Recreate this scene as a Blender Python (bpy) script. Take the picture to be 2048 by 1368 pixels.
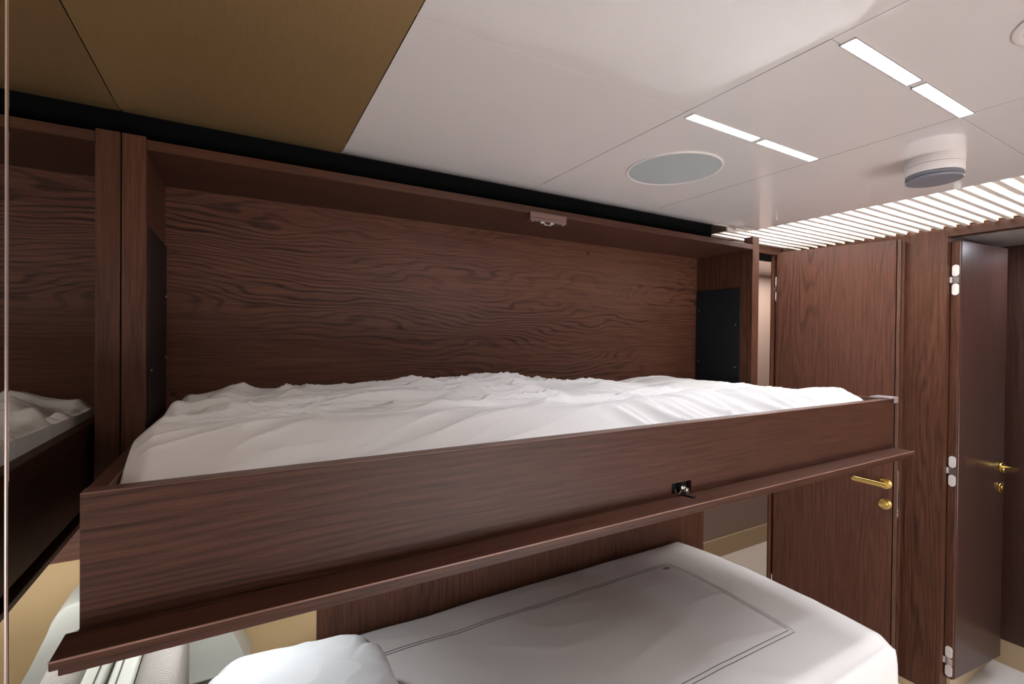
import bpy, bmesh, math, random
from mathutils import Vector, Matrix, noise
random.seed(4)
for _o in list(bpy.data.objects): bpy.data.objects.remove(_o)
scn = bpy.context.scene
COL = scn.collection

# ------------------------------------------------------------------ camera
YAW, PITCH, ROLL, FPX = .51885, .008344, -.010344, 947.8
_f = Vector((math.sin(YAW)*math.cos(PITCH), math.cos(YAW)*math.cos(PITCH), -math.sin(PITCH)))
_r0 = Vector((math.cos(YAW), -math.sin(YAW), 0)); _d0 = _f.cross(_r0)
_rt = math.cos(ROLL)*_r0 + math.sin(ROLL)*_d0
_dn = -math.sin(ROLL)*_r0 + math.cos(ROLL)*_d0
cd = bpy.data.cameras.new('camera'); cam = bpy.data.objects.new('camera', cd); COL.objects.link(cam)
cd.sensor_width = 36; cd.lens = FPX/2048*36; cd.clip_start = .02; cd.clip_end = 50
M = Matrix.Identity(4)
for i in range(3):
    M[i][0] = _rt[i]; M[i][1] = -_dn[i]; M[i][2] = -_f[i]
M[2][3] = 1.48
cam.matrix_world = M
scn.camera = cam
# ------------------------------------------------------------------ world, exposure
w = bpy.data.worlds.new('world'); scn.world = w; w.use_nodes = True
w.node_tree.nodes['Background'].inputs[0].default_value = (.9, .93, 1, 1)
w.node_tree.nodes['Background'].inputs[1].default_value = .05
scn.view_settings.view_transform = 'Standard'; scn.view_settings.look = 'None'
scn.view_settings.gamma = 1; scn.view_settings.exposure = 1.38
LED_L = 27.0       # radiance of the ceiling strips
COVE_L = 4.5       # radiance of the lamp panel above the slats
WARM_L = 2.2
FILL_L = 4.2     # glowing panel added unseen behind the camera to brighten the cabin
READ_L = 48.0      # reading lamp below the berth
CORR_L = 6.0
BATH_L = 40.0

# ------------------------------------------------------------------ helpers
def mat(name):
    m = bpy.data.materials.new(name); m.use_nodes = True
    nt = m.node_tree; b = nt.nodes['Principled BSDF']
    return m, nt, b
def plain(name, col, rough=.5, metal=0, coat=0, spec=.5, bump=0, bscale=300, emit=None, es=0):
    m, nt, b = mat(name)
    b.inputs['Base Color'].default_value = (*col, 1); b.inputs['Roughness'].default_value = rough
    b.inputs['Metallic'].default_value = metal; b.inputs['Coat Weight'].default_value = coat
    b.inputs['Coat Roughness'].default_value = .03; b.inputs['Coat IOR'].default_value = 1.65
    b.inputs['Specular IOR Level'].default_value = spec
    if emit:
        b.inputs['Emission Color'].default_value = (*emit, 1); b.inputs['Emission Strength'].default_value = es
    tc = nt.nodes.new('ShaderNodeTexCoord'); nz = nt.nodes.new('ShaderNodeTexNoise')
    nz.inputs['Scale'].default_value = bscale; nz.inputs['Detail'].default_value = 3
    nt.links.new(tc.outputs['Object'], nz.inputs['Vector'])
    if bump:
        bp = nt.nodes.new('ShaderNodeBump'); bp.inputs['Strength'].default_value = bump; bp.inputs['Distance'].default_value = .002
        nt.links.new(nz.outputs['Fac'], bp.inputs['Height']); nt.links.new(bp.outputs['Normal'], b.inputs['Normal'])
    return m
def wood(name, axis, light=(.092, .036, .021), dark=(.020, .0065, .0035), rough=.46, across='Z', lines=90, warp=11., ws=(1.1, 6.5), coat=.0, off=0., rc=.42, lo=-.2):
    """straight and cathedral oak grain running along axis"""
    m, nt, b = mat(name); N = nt.nodes.new; L = nt.links.new
    tc = N('ShaderNodeTexCoord'); sep = N('ShaderNodeSeparateXYZ'); L(tc.outputs['Object'], sep.inputs[0])
    idx = {'X': 0, 'Y': 1, 'Z': 2}
    g = sep.outputs[idx[axis]]
    rest = [k for k in 'XYZ' if k != axis]
    def mul(a, k):
        n = N('ShaderNodeMath'); n.operation = 'MULTIPLY'; L(a, n.inputs[0]); n.inputs[1].default_value = k; return n.outputs[0]
    def add(a, c):
        n = N('ShaderNodeMath'); n.operation = 'ADD'; L(a, n.inputs[0])
        if isinstance(c, float): n.inputs[1].default_value = c
        else: L(c, n.inputs[1])
        return n.outputs[0]
    def vec(sg, sr):
        c = N('ShaderNodeCombineXYZ'); L(add(mul(g, sg), off), c.inputs[0])
        L(mul(sep.outputs[idx[rest[0]]], sr), c.inputs[1]); L(mul(sep.outputs[idx[rest[1]]], sr), c.inputs[2]); return c.outputs[0]
    def nz(v, detail=2, rough_=.5):
        n = N('ShaderNodeTexNoise'); L(v, n.inputs['Vector']); n.inputs['Scale'].default_value = 1
        n.inputs['Detail'].default_value = detail; n.inputs['Roughness'].default_value = rough_; return n.outputs['Fac']
    crosscoord = add(sep.outputs[idx[rest[0]]], sep.outputs[idx[rest[1]]])
    f = add(mul(crosscoord, lines), mul(nz(vec(*ws), 3.0, .4), warp))
    s = N('ShaderNodeMath'); s.operation = 'SINE'; L(mul(f, 6.283), s.inputs[0])
    ring = N('ShaderNodeMapRange'); L(s.outputs[0], ring.inputs[0]); ring.inputs[1].default_value = lo; ring.inputs[2].default_value = 1.
    fib = N('ShaderNodeMapRange'); L(nz(vec(14, 700), 2, .6), fib.inputs[0]); fib.inputs[1].default_value = .42; fib.inputs[2].default_value = .62
    fib2 = N('ShaderNodeMapRange'); L(nz(vec(5, 160), 3, .6), fib2.inputs[0]); fib2.inputs[1].default_value = .35; fib2.inputs[2].default_value = .7
    patch = N('ShaderNodeMapRange'); L(nz(vec(1.1, 5), 2, .5), patch.inputs[0]); patch.inputs[1].default_value = .4; patch.inputs[2].default_value = .7
    # ring visibility modulated by patches
    rm = N('ShaderNodeMath'); rm.operation = 'MULTIPLY'; L(ring.outputs[0], rm.inputs[0]); L(patch.outputs[0], rm.inputs[1])
    d1 = add(add(mul(rm.outputs[0], rc), mul(fib.outputs[0], .26)), mul(fib2.outputs[0], .42))
    mix = N('ShaderNodeMix'); mix.data_type = 'RGBA'; L(d1, mix.inputs['Factor'])
    mix.inputs['A'].default_value = (*light, 1); mix.inputs['B'].default_value = (*dark, 1)
    L(mix.outputs['Result'], b.inputs['Base Color'])
    b.inputs['Roughness'].default_value = rough; b.inputs['Specular IOR Level'].default_value = .26; b.inputs['Coat Weight'].default_value = coat; b.inputs['Coat Roughness'].default_value = .2
    bp = N('ShaderNodeBump'); bp.inputs['Strength'].default_value = .25; bp.inputs['Distance'].default_value = .0006; bp.invert = True
    L(d1, bp.inputs['Height']); L(bp.outputs['Normal'], b.inputs['Normal'])
    return m

W_X = wood('dark_oak_long_grain', 'X')
W_BACK = wood('dark_oak_crown_cut', 'X', lines=56, warp=26., ws=(1.25, 4.8), off=3.7, rc=.75, lo=.1, light=(.158, .064, .038), dark=(.026, .0085, .0045))
W_Z = wood('dark_oak_vertical', 'Z', light=(.120, .048, .027), lines=50, warp=13., ws=(.9, 8.), off=1.3)
W_DOOR = wood('dark_oak_door', 'Z', light=(.118, .048, .031), dark=(.032, .012, .007), lines=75, warp=19., ws=(.8, 6.), off=7.1, rc=.4, lo=.1, rough=.38)
W_BATH = wood('dark_oak_satin_lacquer', 'Z', light=(.075, .036, .027), dark=(.03, .012, .009), lines=55, warp=8., rough=.3, coat=.35)
CEIL = plain('white_gloss_lacquer', (.84, .795, .785), rough=.25, coat=1.0)
CEILM = plain('ceiling_matt_beige', (.20, .15, .11), rough=.6)
GAPM = plain('gap_and_shade_black', (.006, .006, .006), rough=.9, spec=.1)
SHEET = plain('white_cotton', (.83, .825, .825), rough=.85, spec=.2, bump=.25, bscale=900)
DUVET = plain('white_sateen', (.82, .815, .815), rough=.7, spec=.3, bump=.15, bscale=700)
PILLOW = plain('white_pillow_cotton', (.82, .84, .85), rough=.8, spec=.2, bump=.2, bscale=600)
STITCH = plain('taupe_thread', (.12, .10, .085), rough=.9)
CREAM = plain('cream_leather', (.72, .72, .64), rough=.5, bump=.1, bscale=900)
GOLDW = plain('gold_beige_fabric_wall', (.64, .45, .23), rough=.6, bump=.1, bscale=1200)
BRASS = plain('satin_brass', (.78, .55, .18), rough=.22, metal=1)
STEEL = plain('satin_steel', (.62, .6, .58), rough=.3, metal=1)
BRIGHT = plain('polished_steel', (.85, .85, .85), rough=.12, metal=1)
HINGEW = plain('pale_hinge_metal', (.75, .72, .69), rough=.45, metal=.2)
BLACK = plain('black_panel', (.010, .012, .015), rough=.75, spec=.25, bump=.2, bscale=500)
CLAMPM = plain('mauve_plastic', (.26, .21, .215), rough=.35)
GREYP = plain('light_grey_grille', (.42, .45, .46), rough=.6, bump=.3, bscale=1500)
WHITEP = plain('white_plastic', (.78, .72, .70), rough=.4)
DGREY = plain('dark_grey_plastic', (.20, .20, .23), rough=.4, coat=.1)
TAUPE = plain('taupe_corridor_wall', (.33, .24, .20), rough=.6, bump=.1, bscale=800)
BASEB = plain('beige_baseboard', (.50, .38, .24), rough=.45)
CARPET = plain('pale_carpet', (.68, .61, .54), rough=.95, spec=.1, bump=1., bscale=350)
MARBLE = plain('white_marble', (.82, .78, .77), rough=.25, bump=.0)
SLATM = plain('cream_slat_lacquer', (.80, .73, .67), rough=.5)
LEDM = plain('led_diffuser', (.9, .9, .9), emit=(.90, .93, 1.), es=LED_L)
COVEM = plain('cove_lamp', (.9, .9, .9), emit=(1., .97, .94), es=COVE_L)
DOWNM = plain('down_lamp_panel', (.9, .9, .9), emit=(.92, .96, 1.), es=COVE_L*1.9)
WARMM = plain('warm_cove_lamp', (.9, .9, .9), emit=(1., .74, .40), es=WARM_L)
READM = plain('reading_lamp_lens', (.9, .9, .9), emit=(.93, .97, 1.), es=READ_L)
FILLM = plain('fill_panel_glow', (.8, .8, .8), emit=(1., .97, .97), es=FILL_L)
CORRM = plain('corridor_lamp', (.9, .9, .9), emit=(1., .97, .94), es=CORR_L)
BATHM = plain('bathroom_fill_lamp', (.9, .9, .9), emit=(.86, .88, 1.), es=BATH_L)
def mirror_mat():
    m, nt, b = mat('mirror_glass')
    b.inputs['Base Color'].default_value = (.72, .70, .68, 1); b.inputs['Metallic'].default_value = 1; b.inputs['Roughness'].default_value = .0
    tc = nt.nodes.new('ShaderNodeTexCoord'); nz = nt.nodes.new('ShaderNodeTexNoise'); nz.inputs['Scale'].default_value = 2
    nt.links.new(tc.outputs['Object'], nz.inputs['Vector'])
    mr = nt.nodes.new('ShaderNodeMapRange'); mr.inputs[3].default_value = 0; mr.inputs[4].default_value = .015
    nt.links.new(nz.outputs['Fac'], mr.inputs[0]); nt.links.new(mr.outputs[0], b.inputs['Roughness'])
    return m
MIRROR = mirror_mat()
def bronze_mat():
    m, nt, b = mat('satin_bronze_panel')
    b.inputs['Metallic'].default_value = .75; b.inputs['Roughness'].default_value = .42
    tc = nt.nodes.new('ShaderNodeTexCoord'); mp = nt.nodes.new('ShaderNodeMapping'); mp.inputs['Scale'].default_value = (900, 12, 1)
    nz = nt.nodes.new('ShaderNodeTexNoise'); nz.inputs['Scale'].default_value = 1; nz.inputs['Detail'].default_value = 2
    nt.links.new(tc.outputs['Object'], mp.inputs[0]); nt.links.new(mp.outputs[0], nz.inputs['Vector'])
    mx = nt.nodes.new('ShaderNodeMix'); mx.data_type = 'RGBA'
    mx.inputs['A'].default_value = (.44, .29, .12, 1); mx.inputs['B'].default_value = (.60, .42, .21, 1)
    nt.links.new(nz.outputs['Fac'], mx.inputs['Factor']); nt.links.new(mx.outputs['Result'], b.inputs['Base Color'])
    return m
BRONZE = bronze_mat()
def rib_mat():
    m, nt, b = mat('ribbed_taupe_weave')
    b.inputs['Roughness'].default_value = .75
    tc = nt.nodes.new('ShaderNodeTexCoord'); mp = nt.nodes.new('ShaderNodeMapping'); mp.inputs['Scale'].default_value = (40, 40, 330)
    nz = nt.nodes.new('ShaderNodeTexNoise'); nz.inputs['Scale'].default_value = 1
    wv = nt.nodes.new('ShaderNodeTexWave'); wv.bands_direction = 'Y'; wv.inputs['Scale'].default_value = 62; wv.inputs['Distortion'].default_value = 2.2; wv.inputs['Detail'].default_value = 1; wv.inputs['Detail Scale'].default_value = .35
    nt.links.new(tc.outputs['Object'], mp.inputs[0]); nt.links.new(mp.outputs[0], nz.inputs['Vector'])
    nt.links.new(tc.outputs['Object'], wv.inputs['Vector'])
    mx = nt.nodes.new('ShaderNodeMix'); mx.data_type = 'RGBA'
    mx.inputs['A'].default_value = (.19, .15, .12, 1); mx.inputs['B'].default_value = (.68, .64, .59, 1)
    nt.links.new(wv.outputs['Fac'], mx.inputs['Factor']); nt.links.new(mx.outputs['Result'], b.inputs['Base Color'])
    bp = nt.nodes.new('ShaderNodeBump'); bp.inputs['Strength'].default_value = .6; bp.inputs['Distance'].default_value = .002
    nt.links.new(wv.outputs['Fac'], bp.inputs['Height']); nt.links.new(bp.outputs['Normal'], b.inputs['Normal'])
    return m
RIB = rib_mat()

def box(bm, x0, x1, y0, y1, z0, z1, bev=0, seg=2):
    r = bmesh.ops.create_cube(bm, size=1)
    vs = r['verts']
    for v in vs:
        v.co = Vector((x0+(v.co.x+.5)*(x1-x0), y0+(v.co.y+.5)*(y1-y0), z0+(v.co.z+.5)*(z1-z0)))
    if bev:
        es = list({e for v in vs for e in v.link_edges})
        bmesh.ops.bevel(bm, geom=es, offset=bev, segments=seg, profile=.5, affect='EDGES')
    return vs
def cyl(bm, c, axis, r, h, n=40, r2=None, bev=0):
    """cylinder centred at c along unit axis"""
    rr = bmesh.ops.create_cone(bm, cap_ends=True, segments=n, radius1=r, radius2=r if r2 is None else r2, depth=h)
    q = Vector((0, 0, 1)).rotation_difference(Vector(axis).normalized())
    mt = Matrix.Translation(Vector(c)) @ q.to_matrix().to_4x4()
    if bev:
        es = [e for e in {e for v in rr['verts'] for e in v.link_edges} if any(len(f.verts) > 4 for f in e.link_faces)]
        out = bmesh.ops.bevel(bm, geom=es, offset=bev, segments=2, profile=.5, affect='EDGES')
        vs = {v for f in out['faces'] for v in f.verts} | {v for v in rr['verts'] if v.is_valid}
    else: vs = set(rr['verts'])
    bmesh.ops.transform(bm, matrix=mt, verts=list(vs))
    return list(vs)
def obj(name, bm, m, parent=None, smooth=False, label=None, kind=None, cat=None, group=None):
    me = bpy.data.meshes.new(name); bmesh.ops.recalc_face_normals(bm, faces=bm.faces); bm.to_mesh(me); bm.free()
    for x in (m if isinstance(m, (list, tuple)) else [m]): me.materials.append(x)
    o = bpy.data.objects.new(name, me); COL.objects.link(o)
    if smooth:
        for p in me.polygons: p.use_smooth = True
        if smooth != 'all':
            me.set_sharp_from_angle(angle=math.radians(40))
    if parent:
        o.parent = parent; o.matrix_parent_inverse = Matrix.LocRotScale(parent.location, parent.rotation_euler, None).inverted()
    if label: o['label'] = label
    if kind: o['kind'] = kind
    if cat: o['category'] = cat
    if group: o['group'] = group
    return o
def thing(name, label, cat, loc, group=None, kind=None):
    o = bpy.data.objects.new(name, None); o.empty_display_size = .05; COL.objects.link(o); o.location = loc
    o['label'] = label; o['category'] = cat
    if group: o['group'] = group
    if kind: o['kind'] = kind
    return o
def B(*a, **k):
    bm = bmesh.new(); box(bm, *a, **k); return bm

# key planes
XM = -.22          # mirror
XL, XR = -.178, 1.922   # niche inside
YF, YB = 1.27, 1.559     # niche front / back
ZT = 1.874         # niche soffit
ZC = 1.94          # ceiling
XW = 2.49          # right wall
YREAR = -1.7

# ------------------------------------------------------------------ shell
obj('floor', B(XM-.1, 4.2, YREAR-.1, 2.2, -.05, 0), CARPET, kind='structure', label='pale beige carpet seen through the doorway past the open door', cat='floor')
obj('floor', B(XW+.03, 4.0, -.6, .83, .0, .004), MARBLE, kind='structure', label='white stone floor of the bathroom beyond the right doorway', cat='floor')

def ceil_piece(bm, x0, x1, y0, y1, roll=False):
    g = .0008
    x0 += g; x1 -= g; y0 += g
    if not roll:
        y1 -= g
        prof = [(y0, ZC+.02), (y0, ZC), (y1, ZC), (y1, ZC+.02)]
    else:
        prof = [(y0, ZC+.02), (y0, ZC)]
        R_ = .10; z_ = ZC
        prof.append((y1-R_, ZC))
        for i in range(1, 33):
            t = i/32
            z_ += .37*((i-.5)/32)**1.1*R_/32
            prof.append((y1-R_+R_*t, z_))
        prof.append((y1+.001, z_+.006)); prof.append((y1, z_+.03))
    va = [bm.verts.new((x0, y, z)) for y, z in prof]; vb = [bm.verts.new((x1, y, z)) for y, z in prof]
    fs = []
    for i in range(len(prof)-1):
        fs.append(bm.faces.new((va[i], va[i+1], vb[i+1], vb[i])))
    if not roll:
        bm.faces.new(va); bm.faces.new(vb)
    return fs
YR = 1.305
bm = bmesh.new()
XE = 1.86
# rows along y separated by seams at .390 and .661, columns at .2155, .777, 1.274
ceil_piece(bm, .2155, .777, .661, YR, True); ceil_piece(bm, .777, 1.264, .675, YR, True) if 0 else None
for xa, xb in ((.777, 1.268), (1.268, XE)): ceil_piece(bm, xa, xb, .391, YR, True)
for ya, yb in ((-.2, .391), (-.8, -.2), (YREAR, -.8)):
    for xa, xb in ((.777, 1.268), (1.268, XE)): ceil_piece(bm, xa, xb, ya, yb)
for ya, yb in ((.06, .661), (-.54, .06), (-1.14, -.54), (YREAR, -1.14)): ceil_piece(bm, .2155, .777, ya, yb)
ceil = obj('ceiling', bm, CEIL, smooth=True, kind='structure', label='glossy white lacquered ceiling panels with thin seams above the berth', cat='ceiling')
bm = bmesh.new()
for ya, yb, rl in ((.1, YR, True), (-.9, .1, False), (YREAR, -.9, False)): ceil_piece(bm, XM, .2155, ya, yb, rl)
obj('ceiling', bm, BRONZE, smooth=True, kind='structure', label='satin bronze ceiling panel beside the mirror wall', cat='ceiling')
# dark void above the panels
bm = bmesh.new()
box(bm, XM-.05, XE-.01, YREAR, YR-.15, 2.0, 2.03)
obj('ceiling', bm, GAPM, kind='structure', label='dark backing above the ceiling panel seams', cat='ceiling')
obj('shade_strip_1', B(XM-.02, 1.765, 1.360, 1.372, 1.90, 2.06), GAPM, kind='structure', label='black strip painting in the shade between wooden berth surround and ceiling', cat='trim')  # black colour stands in for the shade above the surround
obj('shade_strip_2', B(XM-.02, 1.765, YR-.16, 1.3595, 2.045, 2.06), GAPM, kind='structure', label='black top painting in the shade over the berth surround', cat='trim')  # upper part of the same painted-in shade

# light box above slats
bm = bmesh.new()
box(bm, 1.60, XW+.03, -.5, 1.60, 2.055, 2.07)
box(bm, XE-.012, XE-.002, -.5, 1.15, ZC+.021, 2.055)
box(bm, XW+.002, XW+.03, -.5, 1.60, ZC+.012, 2.055)
box(bm, 1.768, XW, 1.42, 1.45, ZC+.01, 2.055)
box(bm, 1.768, 1.775, 1.29, 1.42, ZC+.0, 2.055)
box(bm, XE, XW, -.5, -.48, ZC, 2.055)
obj('ceiling', bm, CEILM, kind='structure', label='beige light box recess above the slatted ceiling grille', cat='ceiling')
gr = thing('slatted_grille', 'cream slatted ceiling grille glowing over the open doors', 'grille', (2.17, .7, ZC))
for i in range(46):
    y = .616+.0403*(i-22)
    if y > 1.40 or y < -.3: continue
    x0 = 1.863 if y < YR-.12 else 1.78
    obj('slat', B(x0, 2.475, y-.009, y+.007, ZC, ZC+.021, bev=.0012, seg=1), SLATM, gr)
obj('lamp_panel', B(1.95, 2.22, -.3, 1.38, 2.046, 2.054), DOWNM, gr, label='cool white lit panel above the slats')
obj('lamp_strip', B(2.482, 2.4915, -.3, 1.39, 1.980, 2.022), COVEM, gr, label='long lit strip on the end wall above the slats')
obj('warm_strip', B(2.484, 2.4915, -.3, 1.39, 1.957, 1.972), WARMM, gr, label='warm glowing lower strip above the slats')

# right wall, column, lintel
bm = bmesh.new()
box(bm, XW, XW+.07, .80, 1.46, .02, 1.948)
obj('wall_right', bm, W_Z, kind='structure', label='dark wood column wall between the two open doors', cat='wall')
obj('trim_3', B(XW, XW+.05, -.4, .80, 1.91, 1.948), W_X, kind='structure', label='dark wood lintel over the bathroom doorway', cat='trim')
obj('wall_right', B(XW, XW+.07, YREAR, .12, 0, 1.91), W_Z, kind='structure', label='dark wood wall nearer the camera on the right', cat='wall')
obj('baseboard_right', B(XW-.004, XW, .802, 1.4, 0, .03), BASEB, kind='structure', label='thin beige strip at the foot of the column wall', cat='baseboard')
# back walls
bm = bmesh.new()
box(bm, .206, 1.995, YB, YB+.03, 0, .915)
obj('wall_back', bm, W_Z, kind='structure', label='dark vertical grain wood wall behind the lower bed', cat='wall')
obj('wall_back', B(XM-.1, .2058, YB+.002, YB+.03, 0, .915), GOLDW, kind='structure', label='gold beige wall panel behind the pillows', cat='wall')
# doorway in back wall: header and jambs
bm = bmesh.new()
box(bm, 1.972, 2.36, 1.395, 1.44, 1.905, 1.948)
box(bm, 2.292, 2.325, 1.4105, 1.4165, 0, 1.905)
box(bm, 2.325, XW+.02, 1.4085, 1.4165, 0, 1.948)
obj('wall_back', bm, W_Z, kind='structure', label='dark wood frame of the corridor doorway with header', cat='wall')
obj('trim_4', B(1.975, 2.300, 1.415, 1.43, 1.875, 1.905), GAPM, kind='structure', label='black rebate under the corridor door header', cat='trim')
# corridor
obj('wall_corridor', B(1.2, 4.2, 2.10, 2.14, 0, 1.96), TAUPE, kind='structure', label='taupe corridor wall beyond the open doorway', cat='wall')
obj('baseboard_corridor', B(1.2, 4.2, 2.088, 2.10, 0, .126), BASEB, kind='structure', label='gold beige baseboard along the corridor wall', cat='baseboard')
obj('ceiling', B(1.2, 4.2, 1.46, 2.14, 1.955, 1.97), CEIL, kind='structure', label='white corridor ceiling beyond the doorway', cat='ceiling')
obj('wall_corridor', B(4.2, 4.23, .85, 2.14, 0, 1.97), TAUPE, kind='structure', label='taupe end wall of the corridor', cat='wall')
obj('wall_corridor', B(XW+.07, 4.2, 1.43, 1.46, 0, 1.97), TAUPE, kind='structure', label='taupe corridor wall on the cabin side', cat='wall')
dl = thing('corridor_downlight', 'small round corridor ceiling spotlight seen past the doorway edge', 'light', (2.90, 1.97, 1.955))
bm = bmesh.new(); cyl(bm, (2.90, 1.97, 1.953), (0, 0, 1), .035, .006); obj('ring', bm, WHITEP, dl, smooth=True)
bm = bmesh.new(); cyl(bm, (2.90, 1.97, 1.949), (0, 0, 1), .027, .004); obj('lens', bm, CORRM, dl, smooth=True)
ll = bpy.data.lights.new('corridor_light', 'AREA'); ll.shape = 'RECTANGLE'; ll.size = .9; ll.size_y = .3; ll.energy = 4.5; ll.color = (1, .95, .9)
lo = bpy.data.objects.new('corridor_light', ll); lo.location = (3.1, 1.78, 1.945); COL.objects.link(lo)
# bathroom
bm = bmesh.new()
box(bm, 3.06, 3.10, -.6, .80, .112, 1.925)
box(bm, XW+.07, 3.10, .80, .84, .112, 1.925)
obj('wall_bathroom', bm, W_BATH, kind='structure', label='dark wood bathroom wall behind the open bathroom door', cat='wall')
bm = bmesh.new()
box(bm, 3.05, 3.10, -.6, .80, 0, .112)
box(bm, XW+.07, 3.10, .79, .84, 0, .112)
obj('baseboard_bathroom', bm, BASEB, kind='structure', label='brown beige baseboard around the bathroom', cat='baseboard')
obj('ceiling', B(XW+.03, 3.10, -.6, .84, 1.925, 1.94), CEIL, kind='structure', label='white bathroom ceiling beyond the lintel', cat='ceiling')
obj('wall_bathroom', B(XW+.07, 3.10, -.63, -.6, 0, 1.94), TAUPE, kind='structure', label='taupe far wall of the bathroom, out of frame', cat='wall')
bl = thing('bathroom_fill_light', 'unseen cool white round light added to brighten the top of the bathroom door', 'light', (2.84, .50, 1.925))  # lamp added out of view for a cool gradient on the bathroom door
bm = bmesh.new(); cyl(bm, (2.84, .50, 1.922), (0, 0, 1), .065, .006); obj('ring', bm, WHITEP, bl, smooth=True)
bm = bmesh.new(); cyl(bm, (2.84, .50, 1.917), (0, 0, 1), .052, .004); obj('lens', bm, BATHM, bl, smooth=True)
# rear of the cabin
bm = bmesh.new()
box(bm, XM-.05, XW, YREAR-.03, YREAR, 0, ZC+.02)
obj('wall_rear', bm, plain('rear_fabric_wall', (.80, .77, .74), rough=.8), kind='structure', label='light fabric wall behind the photographer', cat='wall')
obj('rear_fill_panel', B(.7, 2.4, YREAR, YREAR+.012, .10, .80), FILLM, kind='structure', label='unseen glowing panel added low behind the camera to light the ceiling', cat='light panel')  # emissive panel added out of view, set low to light the ceiling
# mirrors
def mirror_panel(y0, y1, label):
    t = thing('wall_mirror', label, 'mirror', (XM, (y0+y1)/2, 0), 'mirror panels on the left wall')
    bm = bmesh.new(); c = .003
    x = XM
    vs = [bm.verts.new(p) for p in ((x, y0+c, 0), (x, y1-c, 0), (x, y1-c, 1.945), (x, y0+c, 1.945))]
    bm.faces.new(vs)
    vb = [bm.verts.new(p) for p in ((x-.02, y0+c, 0), (x-.02, y1-c, 0), (x-.02, y1-c, 1.945), (x-.02, y0+c, 1.945))]
    bm.faces.new(vb)
    obj('glass', bm, MIRROR, t)
    for ya, yb in ((y0, y0+c), (y1, y1-c)):
        bm = bmesh.new()
        p = [(x-.0005, ya, 0), (x, yb, 0), (x, yb, 1.945), (x-.0005, ya, 1.945)]
        q = [(x-.02, ya, 0), (x-.02, yb, 0), (x-.02, yb, 1.945), (x-.02, ya, 1.945)]
        a = [bm.verts.new(v) for v in p]; b_ = [bm.verts.new(v) for v in q]
        bm.faces.new(a); bm.faces.new(b_)
        for i in range(4): bm.faces.new((a[i], a[(i+1) % 4], b_[(i+1) % 4], b_[i]))
        obj('bevelled_edge', bm, MIRROR, t, label='bevelled vertical edge of the mirror')
mirror_panel(.7180, YF-.001, 'tall mirror panel reflecting the berth, next to the narrow niche post')
mirror_panel(YREAR, .7120, 'tall mirror panel cut by the left edge of the photo')
obj('trim_5', B(XM-.012, XM+.0004, .7122, .7175, 0, 1.945), plain('bevel_glint', (.62, .5, .46), rough=.35, metal=.6), kind='structure', label='pale strip painting in the bright bevel reflection between the two mirror panels', cat='trim')  # pale colour stands in for the bright reflection on the mirror bevel
obj('wall_left', B(XM-.06, XM-.021, YREAR, YB, 0, 2.0), GAPM, kind='structure', label='dark wall behind the mirrors', cat='wall')
bm = B(XM-.02, XM-.0005, YF, YB, 0, .915)
obj('wall_left', bm, MIRROR, kind='structure', label='mirror return beside the pillows in the bed recess', cat='wall')

# ------------------------------------------------------------------ berth cabinet
cb = thing('berth_cabinet', 'dark oak wall niche with crown-cut grain back panel that holds the pull-down berth', 'cabinet', (.9, 1.45, .915))
obj('back_panel', B(XM, 1.995, YB, YB+.02, .915, 1.90), W_BACK, cb)
obj('top_panel', B(XL, XR, YF, YB, ZT, 1.896, bev=.001, seg=1), W_X, cb)
obj('post', B(XM+.0006, XL, YF, YB, 1.02, 1.902, bev=.001, seg=1), W_Z, cb, label='narrow vertical post next to the mirror')
obj('side_panel', B(XR, 1.968, YF, YB, .915, 1.902, bev=.001, seg=1), W_Z, cb, label='right end panel of the niche')
obj('cleat', B(1.92, 1.965, YF, YF+.04, 1.902, 1.93), W_Z, cb, label='small dark block on top of the right panel')
# black side plates
bm = bmesh.new(); box(bm, XR-.004, XR+.001, 1.325, YB-.002, 1.18, 1.713, bev=.0015, seg=1)
pl_ = obj('black_plate', bm, BLACK, cb, label='matt black plate on the right side of the niche')
for y, z in ((1.345, 1.55), (1.345, 1.36), (1.54, 1.62), (1.54, 1.38)):
    bm = bmesh.new(); cyl(bm, (XR-.005, y, z), (1, 0, 0), .003, .003, 12); obj('screw', bm, STEEL, pl_)
bm = bmesh.new(); box(bm, XL-.001, XL+.004, 1.29, YB-.002, 1.18, 1.715, bev=.0015, seg=1)
pl2 = obj('black_plate', bm, plain('brown_black_panel', (.022, .013, .011), rough=.7, spec=.25), cb, label='matt black plate on the left side of the niche')
for y, z in ((1.31, 1.40), (1.54, 1.58), (1.54, 1.42)):
    bm = bmesh.new(); cyl(bm, (XL+.005, y, z), (1, 0, 0), .003, .003, 12); obj('screw', bm, STEEL, pl2)
for x, z in ((XL+.025, 1.70), (XL+.02, 1.32), (1.905, 1.72), (1.25, 1.835)):
    bm = bmesh.new(); cyl(bm, (x, YB-.001, z), (0, 1, 0), .008, .002, 20); obj('cover_cap', bm, W_X, cb, smooth=True)
# latch keeper under the top panel
kp = obj('latch_keeper', B(.785, .925, YF-.004, YF+.012, 1.852, 1.880, bev=.0015), wood('keeper_oak', 'X', light=(.22, .13, .11), dark=(.10, .05, .04)), cb, label='paler wooden latch keeper under the top edge')
bm = bmesh.new()
for x in (.832, .868): box(bm, x-.007, x+.007, YF-.003, YF+.008, 1.846, 1.853, bev=.0008)
for x in (.84, .862): box(bm, x-.0015, x+.0015, YF-.003, YF+.001, 1.841, 1.847)
box(bm, .838, .862, YF-.002, YF+.002, 1.8425, 1.8445)
obj('metal_catch', bm, BRIGHT, kp, label='bright metal catch')
for x in (.797, .913):
    bm = bmesh.new(); cyl(bm, (x, YF+.002, 1.851), (0, 0, 1), .0035, .003, 12); obj('screw', bm, STEEL, kp)

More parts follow.
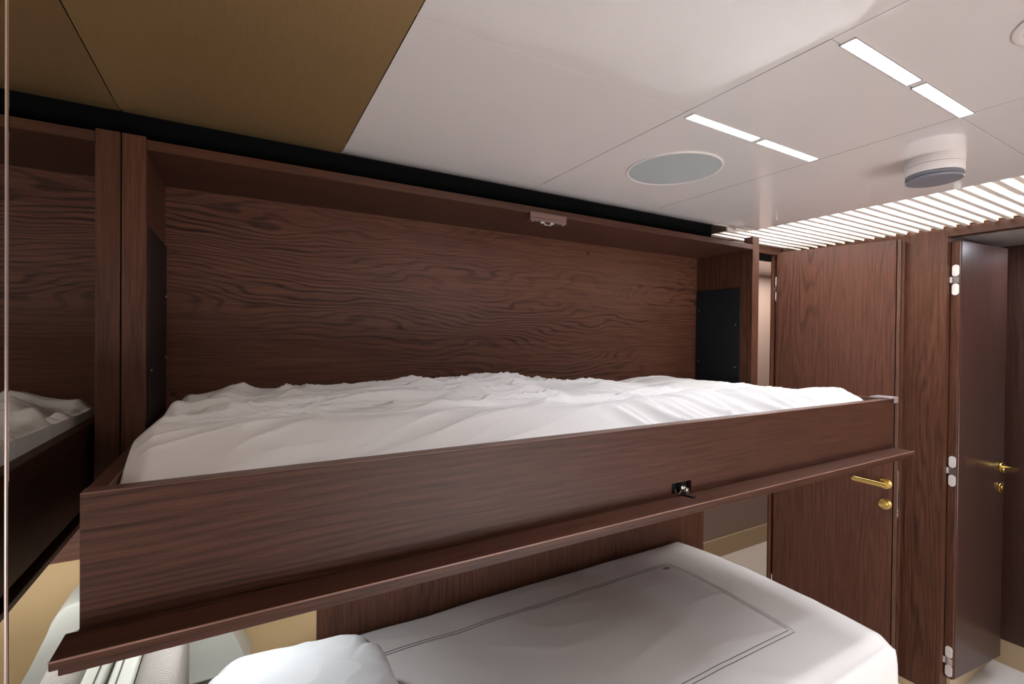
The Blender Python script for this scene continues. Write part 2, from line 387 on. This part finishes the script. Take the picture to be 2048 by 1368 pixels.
# ------------------------------------------------------------------ upper berth
ub = thing('pull_down_berth', 'dark oak pull-down upper berth tray folded out of the niche', 'bunk bed', (.86, 1.1, 1.128))
X0, X1, Y0, ZB, ZR = -.165, 1.888, .738, 1.128, 1.290
def rail(bm, x0, x1, y0, y1): box(bm, x0, x1, y0, y1, ZB, ZR, bev=.0012, seg=1)
# front board with a cut-out for the latch
bm = bmesh.new()
LX0, LX1, LZ0, LZ1 = .836, .900, 1.131, 1.158
box(bm, X0, LX0, Y0, Y0+.022, ZB, ZR); box(bm, LX1, X1, Y0, Y0+.022, ZB, ZR)
box(bm, LX0, LX1, Y0, Y0+.022, LZ1, ZR); box(bm, LX0, LX1, Y0, Y0+.022, ZB, LZ0)
box(bm, LX0, LX1, Y0+.015, Y0+.022, LZ0, LZ1)
bmesh.ops.remove_doubles(bm, verts=bm.verts, dist=1e-6)
obj('front_board', bm, W_X, ub)
obj('edge_band', B(X0, X1, Y0-.0006, Y0+.0225, ZR-.0008, ZR+.0012, bev=.0006, seg=1), wood('pale_edge_oak', 'X', light=(.20, .11, .085), dark=(.08, .035, .026), rough=.3), ub, label='paler top edge of the front board')
for s, (xa, xb) in enumerate(((X0, X0+.022), (X1-.022, X1))):
    bm = bmesh.new(); rail(bm, xa, xb, Y0+.0225, 1.53); obj('end_board', bm, wood('dark_oak_end_grain_y%d' % s, 'Y', across='Z'), ub)
bm = bmesh.new(); rail(bm, X0+.022, X1-.022, 1.51, 1.53); obj('rear_board', bm, W_X, ub)
obj('base_board', B(X0+.022, X1-.022, Y0+.022, 1.51, ZB, ZB+.018), W_X, ub)
# ledge: 22 mm board projecting from the lower edge, with a small step
bm = bmesh.new()
box(bm, -.178, 1.893, .682, Y0+.001, 1.1275-.011, 1.1275, bev=.001, seg=1)
box(bm, -.172, 1.888, .689, 1.45, 1.1275-.022, 1.1275-.011, bev=.001, seg=1)
obj('ledge', bm, W_X, ub, label='projecting wooden ledge along the bottom of the berth front')
obj('ledge_lip', B(-.178, 1.893, .6812, .6828, 1.1258, 1.1280), wood('ledge_lip_oak', 'X', light=(.34, .2, .16), dark=(.14, .07, .05), rough=.25), ub, label='pale edge line of the ledge')  # thin strip of paler wood along the ledge's front edge
# latch
lt = obj('latch', B(LX0+.001, LX1-.001, Y0+.012, Y0+.015, LZ0+.001, LZ1-.001), BLACK, ub, label='latch in a black recess on the berth front')
bm = bmesh.new()
box(bm, .866, .880, Y0-.002, Y0+.012, 1.137, 1.150, bev=.002)
box(bm, .872, .881, Y0-.010, Y0-.001, 1.133, 1.146, bev=.002)
obj('catch_block', bm, BRIGHT, lt, smooth=True, label='polished metal catch')
bm = bmesh.new()
for i in range(9):
    a0 = math.pi*(.95+.9*i/9); a1 = math.pi*(.95+.9*(i+1)/9)
    p = Vector((.862+.010*math.cos(a0), Y0+.004, 1.141+.010*math.sin(a0))); q = Vector((.862+.010*math.cos(a1), Y0+.004, 1.141+.010*math.sin(a1)))
    cyl(bm, (p+q)/2, q-p, .0014, (q-p).length*1.25, 10)
obj('hook', bm, BRIGHT, lt, smooth=True)
bm = bmesh.new(); box(bm, -.004, .004, -.034, 0, -.001, .001, bev=.0008)
bmesh.ops.transform(bm, matrix=Matrix.Translation((.868, Y0+.004, 1.1305)) @ Matrix.Rotation(.35, 4, 'Z') @ Matrix.Rotation(.02, 4, 'X'), verts=bm.verts)
obj('lever', bm, BLACK, lt, label='small black latch lever lying on the ledge')
# corner clamp
bm = bmesh.new()
prof = [(-.017, .006), (.0245, .006), (.0245, .002), (.0225, 0), (.0225, .002)]
box(bm, 1.845, 1.905, Y0-.006, Y0+.052, ZR+.0015, ZR+.0075, bev=.0025, seg=3)
box(bm, 1.878, 1.905, Y0-.0065, Y0-.001, ZR-.013, ZR+.0070, bev=.002, seg=3)
obj('corner_clip', bm, CLAMPM, ub, smooth=True, label='mauve grey plastic clip hooked over the berth corner')
# reading lamp on the underside
rl = thing('reading_lamp', 'round reading lamp recessed under the upper berth, hidden above the pillow', 'light', (.12, 1.08, 1.10))
bm = bmesh.new(); cyl(bm, (.0, 1.24, 1.1015), (0, 0, 1), .045, .007); obj('ring', bm, BRIGHT, rl, smooth=True)
bm = bmesh.new(); cyl(bm, (.0, 1.24, 1.0965), (0, 0, 1), .036, .004); obj('lens', bm, READM, rl, smooth=True)

# ------------------------------------------------------------------ rumpled mattress with sheet
def nz3(x, y, z=0.): return noise.noise(Vector((x, y, z)))
def ridge(x, y, z, k=2.): return (1-abs(nz3(x, y, z))*2.2) if k == 1 else max(0., 1-abs(nz3(x, y, z))*2.4)**k
def ss(a, b, t):
    t = min(1, max(0, (t-a)/(b-a))); return t*t*(3-2*t)
def prof_top(x):
    pts = [(-.14, 1.322), (-.10, 1.326), (.1, 1.334), (.44, 1.342), (.91, 1.342), (1.10, 1.322), (1.195, 1.312), (1.33, 1.316), (1.47, 1.332), (1.60, 1.332), (1.75, 1.318), (1.88, 1.302)]
    for (a, u), (b_, v) in zip(pts, pts[1:]):
        if x <= b_:
            t = ss(a, b_, x); return u+(v-u)*t
    return pts[-1][1]
def mattress_bm():
    bm = bmesh.new(); nx, ny = 520, 240
    xa, xb, ya, yb = -.141, 1.864, .7612, 1.507
    grid = []
    for i in range(nx+1):
        col = []
        u = i/nx; x = xa+(xb-xa)*u
        for j in range(ny+1):
            v = j/ny; y = ya+(yb-ya)*v
            dx = min(x-xa, xb-x); dy = min(y-ya, 2.); dyb = yb-y
            lw = ss(1.0, .0, x)        # left part weight
            rw = 1-lw
            top = prof_top(x)
            front_top = 1.318+.016*ss(.9, .0, x)
            h = front_top+(top-front_top)*ss(.86, 1.45, y)
            # roll off at edges
            rf = .16 if x < 1.1 else .11
            fall_f = (1-ss(0, .10+.06*lw, dy))**1.0
            h -= .055*fall_f*(.85+.3*nz3(x*3, 1.1, 0))
            if x < .9: h += .006*ss(.0, .5, x)*(1-fall_f)
            dl = x-xa
            h -= .016*(1-ss(0, .03, dl))
            h -= .040*(1-ss(0, .07, xb-x))
            h -= .030*(1-ss(0, .035, dyb))
            damp = ss(0, .02, dl)*ss(0, .06, xb-x)*ss(0, .03, dyb)
            # long folds along x on the left, drifting diagonally
            s = y-.14*x
            wx = .05*nz3(x*2.2, y*3, 5)
            f1 = ridge(x*1.5, (s+wx)*8.5, 2.2, 3)*.021
            f2 = ridge(x*2.6+3, (s*1.05-wx)*17, 7.7, 3)*.013
            f3 = ridge(x*5+1, (y+.35*x+wx)*30, 1.7, 3)*.0055
            mid = ss(.88, .98, y)
            fr = 1-mid
            hh = (f1+f2*1.1+f3)*mid*(1-.75*ss(1.1, 1.5, x))
            # front skirt on the left: long shallow diagonal swags
            q = y+.10*x
            hh += fr*lw*(ridge(x*1.1+9, (y-.30*x)*9, 3.3, 2)*.012+ridge(x*2+4, (y-.42*x)*20, 1.3, 3)*.004)
            # gathered folds on the right front, falling over the edge
            g = (1-ss(.84, .96, y))*ss(.65, .95, x)*(1-.6*ss(1.25, 1.6, x))
            qq = x+.9*(y-.76)
            hh += g*(ridge(qq*9, y*2.2, 8.1, 2)*.026+ridge(qq*21, y*4, 4.1, 2)*.011)
            g2 = (1-ss(.80, .90, y))*ss(1.2, 1.5, x)
            hh += g2*ridge((x+1.2*(y-.76))*28, y*5, 1.1, 2)*.010
            # fine crinkle in the middle
            cr = math.exp(-((x-.75)/.42)**2)*ss(.9, 1.05, y)
            hh += cr*(ridge((x+.8*y)*34, y*9, .4, 2)*.0036)
            # crest of the front fold on the right half
            hh += .010*math.exp(-((y-(.90+.05*nz3(x*3, 2, 2)))/.035)**2)*ss(.75, 1.0, x)*(1-ss(1.25, 1.55, x))
            # lump and pocket at the left rear corner
            hh += .020*math.exp(-((x+.045-.1*(y-1.2))/.035)**2-((y-1.36)/.13)**2)
            hh -= .030*math.exp(-((x+.095)/.02)**2-((y-1.28)/.09)**2)
            h += (hh-.012*mid-.005)*damp
            h = min(h, 1.46)
            if dy < .004: h = min(h, 1.275)
            col.append(bm.verts.new((x, y, h)))
        grid.append(col)
    for i in range(nx):
        for j in range(ny): bm.faces.new((grid[i][j], grid[i+1][j], grid[i+1][j+1], grid[i][j+1]))
    # skirt down to the berth base
    ring = [grid[i][0] for i in range(nx+1)]+[grid[nx][j] for j in range(1, ny+1)]+[grid[i][ny] for i in range(nx-1, -1, -1)]+[grid[0][j] for j in range(ny-1, 0, -1)]
    low = [bm.verts.new((v.co.x, v.co.y, ZB+.0185)) for v in ring]
    n = len(ring)
    for k in range(n): bm.faces.new((ring[k], low[k], low[(k+1) % n], ring[(k+1) % n]))
    bm.faces.new(low)
    return bm
obj('berth_mattress', mattress_bm(), SHEET, smooth='all', label='rumpled white sheet-covered mattress lying in the upper berth tray', cat='mattress')

# ------------------------------------------------------------------ lower bed
bd = thing('lower_bed', 'lower single bed base and mattress under the white duvet', 'bed', (.85, 1.12, 0))
obj('bed_base', B(-.19, 1.78, .76, 1.54, 0, .28, bev=.01), W_X, bd)
obj('mattress', B(-.19, 1.79, .75, 1.545, .28, .485, bev=.03, seg=4), SHEET, bd)
DX0, DX1, DY0, DY1 = -.19, 1.845, .705, 1.552
def duvet_z(x, y):
    u = (x-DX0)/(DX1-DX0); v = (y-DY0)/(DY1-DY0)
    ex = DX1-x; ey = y-DY0; eb = DY1-y
    h = .522+.040*(1-(2*v-1)**2)*(.6+.4*ss(0, .5, ex))
    h -= .02*(1-ss(0, .05, ex))+.02*(1-ss(0, .05, ey))
    h += .003*nz3(x*3, y*4, 1)+.0018*ridge(x*3+y*4, y*5-x, 6, 2)
    h -= .005*math.exp(-((x-.66+.35*(y-1.2))/.08)**2)*ss(1.0, 1.3, y)
    return h
bm = bmesh.new(); nx, ny = 200, 100; G = []
def wrap(t, n): return t/n
for i in range(nx+1):
    c = []
    for j in range(ny+1):
        x = DX0+(DX1-DX0)*i/nx; y = DY0+(DY1-DY0)*j/ny; c.append(bm.verts.new((x, y, duvet_z(x, y))))
    G.append(c)
for i in range(nx):
    for j in range(ny): bm.faces.new((G[i][j], G[i+1][j], G[i+1][j+1], G[i][j+1]))
def hang(line, nrm):
    prev = line; m = len(line)
    for k in range(1, 13):
        t = k/12
        cur = []
        for idx, v in enumerate(line):
            wob = .006*math.sin(idx*.33)*t+.006*nz3(v.co.x*6, v.co.y*6, t)
            outw = .006*math.sin(min(1, t*4)*math.pi/2)+.01*t+wob*t
            cur.append(bm.verts.new((v.co.x+nrm[0]*outw, v.co.y+nrm[1]*outw, v.co.z-(v.co.z-.16)*t**1.15)))
        for q in range(m-1): bm.faces.new((prev[q], prev[q+1], cur[q+1], cur[q]))
        prev = cur
    return prev
e1 = [G[i][0] for i in range(nx+1)]; e2 = [G[nx][j] for j in range(ny+1)]
h1 = hang(e1, (0, -1)); 
h2 = hang(e2, (1, 0))
bmesh.ops.remove_doubles(bm, verts=bm.verts, dist=.0001)
dv = obj('duvet', bm, DUVET, smooth='all', label='smooth white duvet with double stitched border covering the lower bed', cat='duvet')
sm = dv.modifiers.new('thick', 'SOLIDIFY'); sm.thickness = .012; sm.offset = -1
def strip(bm, pts, wd=.0022):
    vs = []
    for k, (x, y) in enumerate(pts):
        a = Vector(pts[max(0, k-1)]); b_ = Vector(pts[min(len(pts)-1, k+1)]); d = (b_-a).normalized(); n = Vector((-d.y, d.x))
        r = []
        for s in (-1, 1):
            px, py = x+n.x*wd/2*s, y+n.y*wd/2*s
            r.append(bm.verts.new((px, py, duvet_z(px, py)+.0012)))
        vs.append(r)
    for a, b_ in zip(vs, vs[1:]): bm.faces.new((a[0], a[1], b_[1], b_[0]))
def dense(pts):
    out = []
    for a, b_ in zip(pts, pts[1:]):
        for k in range(60): out.append((a[0]+(b_[0]-a[0])*k/60, a[1]+(b_[1]-a[1])*k/60))
    return out+[pts[-1]]
for o_ in (0, .013):
    bm = bmesh.new()
    strip(bm, dense([(-.05, 1.372+o_), (1.538+o_, 1.372+o_), (1.538+o_, .874-o_), (-.05, .874-o_)]))
    obj('border_stitching', bm, STITCH, dv, label='dark double stitched border line on the duvet')
bm = bmesh.new()
strip(bm, [(1.488, 1.350), (1.522, 1.350)], .020)
obj('care_tab', bm, plain('grey_tab', (.30, .29, .30), rough=.8), dv, label='small grey woven tab at the border corner')

# ------------------------------------------------------------------ pillows and cushions at the head
def pillow_bm(w_, h_, t_, nx=64, ny=64, edge=.006, seed=0., wr=.004, pw=2.6):
    """pillow in its local XY plane (w_ x h_) and thickness t_ along local z"""
    bm = bmesh.new(); top = []; bot = []
    for i in range(nx+1):
        a = []; b_ = []
        for j in range(ny+1):
            u = 2*i/nx-1; v = 2*j/ny-1
            # round the corners and pinch the sides
            r = 1-.045*(u*u)*(1-v*v)**.5*0-.03*(1-u*u)*abs(v)**2
            cx = u*(1-.05*abs(v)**2*(1-abs(u)**6)) ; cy = v*(1-.05*abs(u)**2*(1-abs(v)**6))
            # rounded corner mapping
            m_ = max(abs(u), abs(v)); l = (abs(u)**9+abs(v)**9)**(1/9) or 1
            k = m_/l if l else 1
            x = cx*k*w_/2; y = cy*k*h_/2
            tt = max(0., (1-abs(u)**pw)*(1-abs(v)**pw))**.5
            z = t_/2*tt+edge/2
            n_ = wr*(nz3(x*9+seed, y*9, seed)+.6*ridge(x*7+seed, y*16, seed+4, 2))*tt
            wrk = wr*1.2*ridge(math.atan2(y, x)*5+seed, m_*2, seed, 2)*ss(.55, .95, m_)*tt
            a.append(bm.verts.new((x, y, z+n_+wrk))); b_.append(bm.verts.new((x, y, -z-n_*.5)))
        top.append(a); bot.append(b_)
    for g, fl in ((top, 0), (bot, 1)):
        for i in range(nx):
            for j in range(ny):
                q = (g[i][j], g[i+1][j], g[i+1][j+1], g[i][j+1]); bm.faces.new(q[::-1] if fl else q)
    rg = lambda g: [g[i][0] for i in range(nx)]+[g[nx][j] for j in range(ny)]+[g[i][ny] for i in range(nx, 0, -1)]+[g[0][j] for j in range(ny, 0, -1)]
    A, C_ = rg(top), rg(bot); n = len(A)
    for k in range(n): bm.faces.new((A[k], C_[k], C_[(k+1) % n], A[(k+1) % n]))
    return bm
def place(bm, mt): bmesh.ops.transform(bm, matrix=mt, verts=bm.verts); return bm
RX = lambda a: Matrix.Rotation(a, 4, 'X'); RY = lambda a: Matrix.Rotation(a, 4, 'Y'); RZ = lambda a: Matrix.Rotation(a, 4, 'Z'); T = Matrix.Translation
# cushions stand on edge: local x -> up, local y -> along y, thickness -> x
def standing(name, m, xc, yc, zc, hgt, wid, th, lean, label, seed, wr=.002, edge=.02, pw=4):
    bm = pillow_bm(hgt, wid, th, edge=edge, seed=seed, wr=wr, pw=pw)
    place(bm, T((xc, yc, zc)) @ RY(-math.pi/2+lean))
    return obj(name, bm, m, smooth='all', label=label, cat='cushion')
hb = thing('headboard_pad', 'tall cream upholstered headboard pad with rounded corner against the gold wall', 'headboard', (-.12, 1.50, .5))
def corner_pad():
    bm = bmesh.new()
    # outline in the x-z plane leaning away from the mirror, extruded along y
    pts = [(XM+.001, .59), (.028, .59), (-.006, .675), (-.035, .735), (-.060, .795), (-.068, .822), (-.079, .842), (-.095, .857), (-.12, .862), (XM+.001, .862)]
    va = [bm.verts.new((x, 1.435, z)) for x, z in pts]; vb = [bm.verts.new((x, YB-.002, z)) for x, z in pts]
    bm.faces.new(va); bm.faces.new(vb)
    n = len(pts); fr = bm.faces[:] if 0 else None
    for k in range(n): bm.faces.new((va[k], va[(k+1) % n], vb[(k+1) % n], vb[k]))
    es = [e for e in bm.edges if all(abs(v.co.y-1.435) < 1e-6 for v in e.verts)]
    bmesh.ops.bevel(bm, geom=es, offset=.008, segments=3, profile=.5, affect='EDGES')
    return bm
obj('pad', corner_pad(), CREAM, hb, smooth=True)
def slab_cushion(name, m, x0, x1, y0, y1, z0, z1, lean, label, bev=.018, seam=True):
    t = thing(name, label, 'cushion', ((x0+x1)/2, (y0+y1)/2, z0))
    bm = B(x0, x1, y0, y1, z0, z1, bev=bev, seg=5)
    sh = Matrix.Identity(4)
    for v in bm.verts: v.co.x -= lean*(v.co.z-z0)
    obj('cover', bm, m, t, smooth=True)
    if seam:
        bm = bmesh.new()
        xm = (x0+x1)/2-.004
        pth = [Vector((xm-lean*(z1-z0), y, z1+.0006)) for y in (y0+bev, y1-bev)]
        box(bm, -.0012, .0012, y0+bev, y1-bev, -.001, .0014); bmesh.ops.translate(bm, vec=(xm-lean*(z1-z0), 0, z1), verts=bm.verts)
        box(bm, xm-.0012, xm+.0012, y0-.0012, y0+.001, z0+bev, z1-bev)
        for v in bm.verts:
            if v.co.z < z1-.002 and v.co.y < y0+.003: v.co.x -= lean*(v.co.z-z0)
        obj('seam', bm, STITCH, t)
    return t
slab_cushion('cream_cushion', CREAM, -.217, -.1785, .60, 1.40, .598, .823, .0, 'cream leather cushion with a stitched seam standing nearest the mirror', bev=.007)
slab_cushion('ribbed_cushion', RIB, -.1765, -.106, .58, 1.40, .598, .826, .0, 'ribbed taupe woven cushion between the cream cushion and the white pillow', bev=.026, seam=False)
wp = pillow_bm(.395, .64, .17, nx=120, ny=150, edge=.02, seed=2.3, wr=.004, pw=6.)
place(wp, T((.108, .945, .676)) @ RY(.07) @ RZ(-.05) @ RX(-.02))
obj('white_pillow', wp, PILLOW, smooth='all', label='plump white pillow lying at the head of the lower bed', cat='pillow')

# ------------------------------------------------------------------ doors
def door_frame(p0, p1):
    p0 = Vector((*p0, 0)); p1 = Vector((*p1, 0)); d = (p1-p0).normalized(); n = Vector((d.y, -d.x, 0))
    return p0, d, n, (p1-p0).length
def dbox(bm, fr, s0, s1, n0, n1, z0, z1, bev=0, seg=2):
    """box in a door's frame: s along the leaf, n outwards towards the room"""
    p0, d, n, L = fr
    k = bmesh.new(); box(k, s0, s1, n0, n1, z0, z1, bev=bev, seg=seg)
    for v in k.verts: v.co = p0+d*v.co.x+n*v.co.y+Vector((0, 0, v.co.z))
    me = bpy.data.meshes.new('t'); k.to_mesh(me); k.free(); bm.from_mesh(me); bpy.data.meshes.remove(me)
def D(fr, *a, **k):
    bm = bmesh.new(); dbox(bm, fr, *a, **k); return bm
def capsule(fr, sc, hw, z0, z1, n0, n1, vertical=True, seg=10):
    p0, d, n, L = fr; bm = bmesh.new(); pts = []
    for k in range(seg+1):
        a = math.pi*k/seg; pts.append((sc+hw*math.cos(a), z1-hw+hw*math.sin(a)))
    for k in range(seg+1):
        a = math.pi+math.pi*k/seg; pts.append((sc+hw*math.cos(a), z0+hw+hw*math.sin(a)))
    A = [bm.verts.new(p0+d*s+n*n0+Vector((0, 0, z))) for s, z in pts]; C_ = [bm.verts.new(p0+d*s+n*n1+Vector((0, 0, z))) for s, z in pts]
    bm.faces.new(A); bm.faces.new(C_)
    for k in range(len(pts)): bm.faces.new((A[k], A[(k+1) % len(pts)], C_[(k+1) % len(pts)], C_[k]))
    return bm
fr1 = door_frame((2.312, 1.400), (2.4405, .936))
p0, dd, nn, LL = fr1
d1 = thing('door_1', 'dark oak cabin door standing open with brass lever handle', 'door', (2.37, 1.17, .01), kind='structure')
bm = bmesh.new()
dbox(bm, fr1, 0, LL-.016, -.034, 0, .012, 1.919, bev=.0015, seg=1)
obj('leaf', bm, W_DOOR, d1)
obj('rebate', D(fr1, LL-.016, LL-.013, -.030, -.004, .012, 1.905), GAPM, d1, label='dark rebate line near the latch edge')
obj('edge_strip', D(fr1, LL-.0125, LL, -.034, .001, .012, 1.919, bev=.001, seg=1), wood('door_edge_oak', 'Z', light=(.15, .075, .05), dark=(.05, .022, .014), rough=.3), d1)
obj('jamb_stop', D(fr1, LL+.001, LL+.010, -.06, -.016, .012, 1.915), W_Z, d1)
bm = capsule(fr1, 0, .008, .721, .925, 0, .0016)
e0 = p0+dd*(LL+.0008)
frE = (p0+dd*(LL+.0006)-nn*.012, -nn, dd, .03)
bm.free()
sp = obj('strike_plate', capsule(frE, 0, .008, .721, .925, 0, .0016), STEEL, d1, label='steel lock plate on the door edge')
obj('bolt_slot', capsule(frE, 0, .0035, .765, .845, .0012, .0022), GAPM, sp)
for z in (.735, .752, .910):
    obj('screw', capsule(frE, 0, .0035, z-.0035, z+.0035, .0012, .0026), BRIGHT, sp)
def rosette(fr, s, z, r=.0235, dep=.009):
    p0, d, n, L = fr; bm = bmesh.new(); cyl(bm, p0+d*s+n*(dep/2)+Vector((0, 0, z)), n, r, dep, 48, bev=.0015); return bm
def lever_set(door, fr, s, z, key_z, sgn=-1, ln=.128):
    p0, d, n, L = fr
    h = obj('lever_handle', rosette(fr, s, z), BRASS, door, smooth=True, label='satin brass lever handle')
    bm = bmesh.new(); cyl(bm, p0+d*s+n*.030+Vector((0, 0, z)), n, .0095, .045, 32); obj('neck', bm, BRASS, h, smooth=True)
    # flat oval lever
    bm = bmesh.new(); sec = []
    N_ = 26
    for k in range(N_+1):
        t = k/N_; s_ = s+sgn*(t*ln-.012)
        hh = .0105
        e = 1.
        if t < .12: e = math.sin(math.acos(1-t/.12)) if t > 0 else 0.05
        if t > .9: e = math.sin(math.acos((t-.9)/.1)) if t < 1 else 0.05
        ring = []
        for q in range(20):
            a = 2*math.pi*q/20
            ca, sa = math.cos(a), math.sin(a)
            pz = (abs(sa)**.6)*math.copysign(1, sa)*hh*max(e, .05); pn = (abs(ca)**.6)*math.copysign(1, ca)*.0038
            ring.append(bm.verts.new(p0+d*s_+n*(.050+pn)+Vector((0, 0, z+pz+.010*t))))
        sec.append(ring)
    for a, b_ in zip(sec, sec[1:]):
        for q in range(20): bm.faces.new((a[q], a[(q+1) % 20], b_[(q+1) % 20], b_[q]))
    bm.faces.new(sec[0]); bm.faces.new(sec[-1])
    obj('grip', bm, BRASS, h, smooth=True)
    k_ = obj('keyhole_cover', rosette(fr, s-.004*sgn*0, key_z, .0235, .007), BRASS, door, smooth=True, label='round brass keyhole cover')
    bm = bmesh.new(); c = p0+d*s+n*.008+Vector((0, 0, key_z)); cyl(bm, c, n, .0095, .004, 28, bev=.001); obj('thumb_turn', bm, BRASS, k_, smooth=True)
    bm = D(fr, s-.0085, s+.0085, .0095, .0135, key_z-.0018, key_z+.0018, bev=.001); obj('thumb_bar', bm, BRASS, k_, smooth=True)
lever_set(d1, fr1, LL-.040, .867, .778)
for zc in (1.737, .95, .25):
    frH = (p0-dd*.0005-nn*.0, -nn, -dd, .03)
    hg = obj('hinge', capsule(frH, .012, .011, zc+.012, zc+.062, 0, .004), HINGEW, d1, label='pale concealed hinge at the door edge')
    obj('hinge_plate', capsule(frH, .012, .011, zc-.062, zc-.012, 0, .004), HINGEW, hg)
    obj('hinge_arm', D(frH, .004, .020, 0, .012, zc-.014, zc+.014), STEEL, hg)

fr2 = door_frame((2.520, .768), (2.905, .728))
q0, qd, qn, QL = fr2
d2 = thing('door_2', 'satin dark wood bathroom door standing open at the right with pale hinges', 'door', (2.7, .75, .11), kind='structure')
obj('leaf', D(fr2, .012, QL, -.028, 0, .105, 1.893, bev=.0012, seg=1), W_BATH, d2)
obj('edge_board', D(fr2, 0, .0115, -.030, -.002, .105, 1.893, bev=.001, seg=1), W_Z, d2)
lever_set(d2, fr2, QL-.03, .94, .852, sgn=-1)
frH2 = (q0-qn*.014, -qn, -qd, .03)
for zc in (1.735, .955, .175):
    hg = obj('hinge', capsule(frH2, .0, .0115, zc+.014, zc+.062, 0, .003), HINGEW, d2, label='pale rounded hinge plate on the door edge')
    obj('hinge_plate', capsule(frH2, .0, .0115, zc-.062, zc-.014, 0, .003), HINGEW, hg)
    obj('hinge_link', D(frH2, -.011, .010, 0, .004, zc-.013, zc+.013), STEEL, hg)
    obj('hinge_arm', D(frH2, .010, .028, .0005, .0035, zc-.011, zc+.013), HINGEW, hg)

# ------------------------------------------------------------------ ceiling lights
def led(x0, x1, y, label):
    t = thing('ceiling_light', label, 'light', ((x0+x1)/2, y, ZC), 'slim ceiling strip lights')
    bm = bmesh.new(); wdt = .0105
    box(bm, x0-.003, x0, y-wdt-.001, y+wdt+.001, ZC-.0015, ZC+.004); box(bm, x1, x1+.003, y-wdt-.001, y+wdt+.001, ZC-.0015, ZC+.004)
    box(bm, x0-.003, x1+.003, y+wdt, y+wdt+.0012, ZC-.0015, ZC+.004); box(bm, x0-.003, x1+.003, y-wdt-.0012, y-wdt, ZC-.0015, ZC+.004)
    obj('frame', bm, STEEL, t)
    obj('diffuser', B(x0, x1, y-wdt, y+wdt, ZC-.0012, ZC+.003), LEDM, t)
led(.797, 1.018, .669, 'slim ceiling strip light above the round speaker, left one of the lower pair')
led(1.036, 1.257, .669, 'slim ceiling strip light right of the round speaker, right one of the lower pair')
led(.806, 1.030, .381, 'bright ceiling strip light, upper left one of the pair nearer the camera')
led(1.052, 1.268, .381, 'bright ceiling strip light, lower right one of the pair above the smoke detector')

# round speaker
def disc_prof(name, prof, c, m, parent, n=72):
    bm = bmesh.new(); rings = []
    for r, z in prof:
        if r < 1e-5: rings.append([bm.verts.new((c[0], c[1], c[2]+z))])
        else: rings.append([bm.verts.new((c[0]+r*math.cos(2*math.pi*k/n), c[1]+r*math.sin(2*math.pi*k/n), c[2]+z)) for k in range(n)])
    for a, b_ in zip(rings, rings[1:]):
        for k in range(n):
            if len(a) == 1: bm.faces.new((a[0], b_[k], b_[(k+1) % n]))
            elif len(b_) == 1: bm.faces.new((a[k], a[(k+1) % n], b_[0]))
            else: bm.faces.new((a[k], a[(k+1) % n], b_[(k+1) % n], b_[k]))
    return obj(name, bm, m, parent, smooth=True)
sp_c = (1.013, .902, ZC)
s1 = thing('ceiling_speaker', 'round pale grey ceiling speaker with fine white rim', 'speaker', sp_c)
disc_prof('rim', [(.118, 0), (.1185, -.002), (.122, -.003), (.1245, -.002), (.125, 0)], sp_c, WHITEP, s1)
disc_prof('grille', [(0, -.0015), (.118, -.0015), (.118, 0)], sp_c, GREYP, s1)
s2 = thing('ceiling_speaker', 'round white louvred ceiling outlet cut by the right edge of the photo', 'vent', (1.022, .175, ZC))
disc_prof('rim', [(.066, 0), (.067, -.003), (.073, -.004), (.079, -.002), (.080, 0)], (1.022, .175, ZC), WHITEP, s2)
bm = bmesh.new()
for k in range(30):
    yy = -.064+k*.128/29
    hw = math.sqrt(max(1e-5,   .066**2-yy*yy))
    box(bm, 1.022-hw, 1.022+hw, .175+yy-.0012, .175+yy+.0012, ZC-.004, ZC-.0005)
obj('louvres', bm, WHITEP, s2)
disc_prof('backing', [(0, -.0005), (.066, -.0005)], (1.022, .175, ZC), plain('louvre_shadow', (.25, .24, .23), rough=.8), s2)

# smoke detector
dc = (1.505, .512, ZC)
sd = thing('smoke_detector', 'round white smoke detector with dark grey lens hanging from the ceiling', 'smoke detector', dc)
disc_prof('base', [(0, 0), (.058, 0), (.058, -.018), (.0575, -.020), (.054, -.0205)], dc, WHITEP, sd)
disc_prof('body', [(.054, -.0205), (.0575, -.021), (.0575, -.038), (.056, -.040), (.052, -.0405)], dc, WHITEP, sd)
disc_prof('lens', [(.052, -.040), (.055, -.042), (.0565, -.047), (.053, -.049), (.0565, -.052), (.055, -.056), (0, -.058)], dc, DGREY, sd)
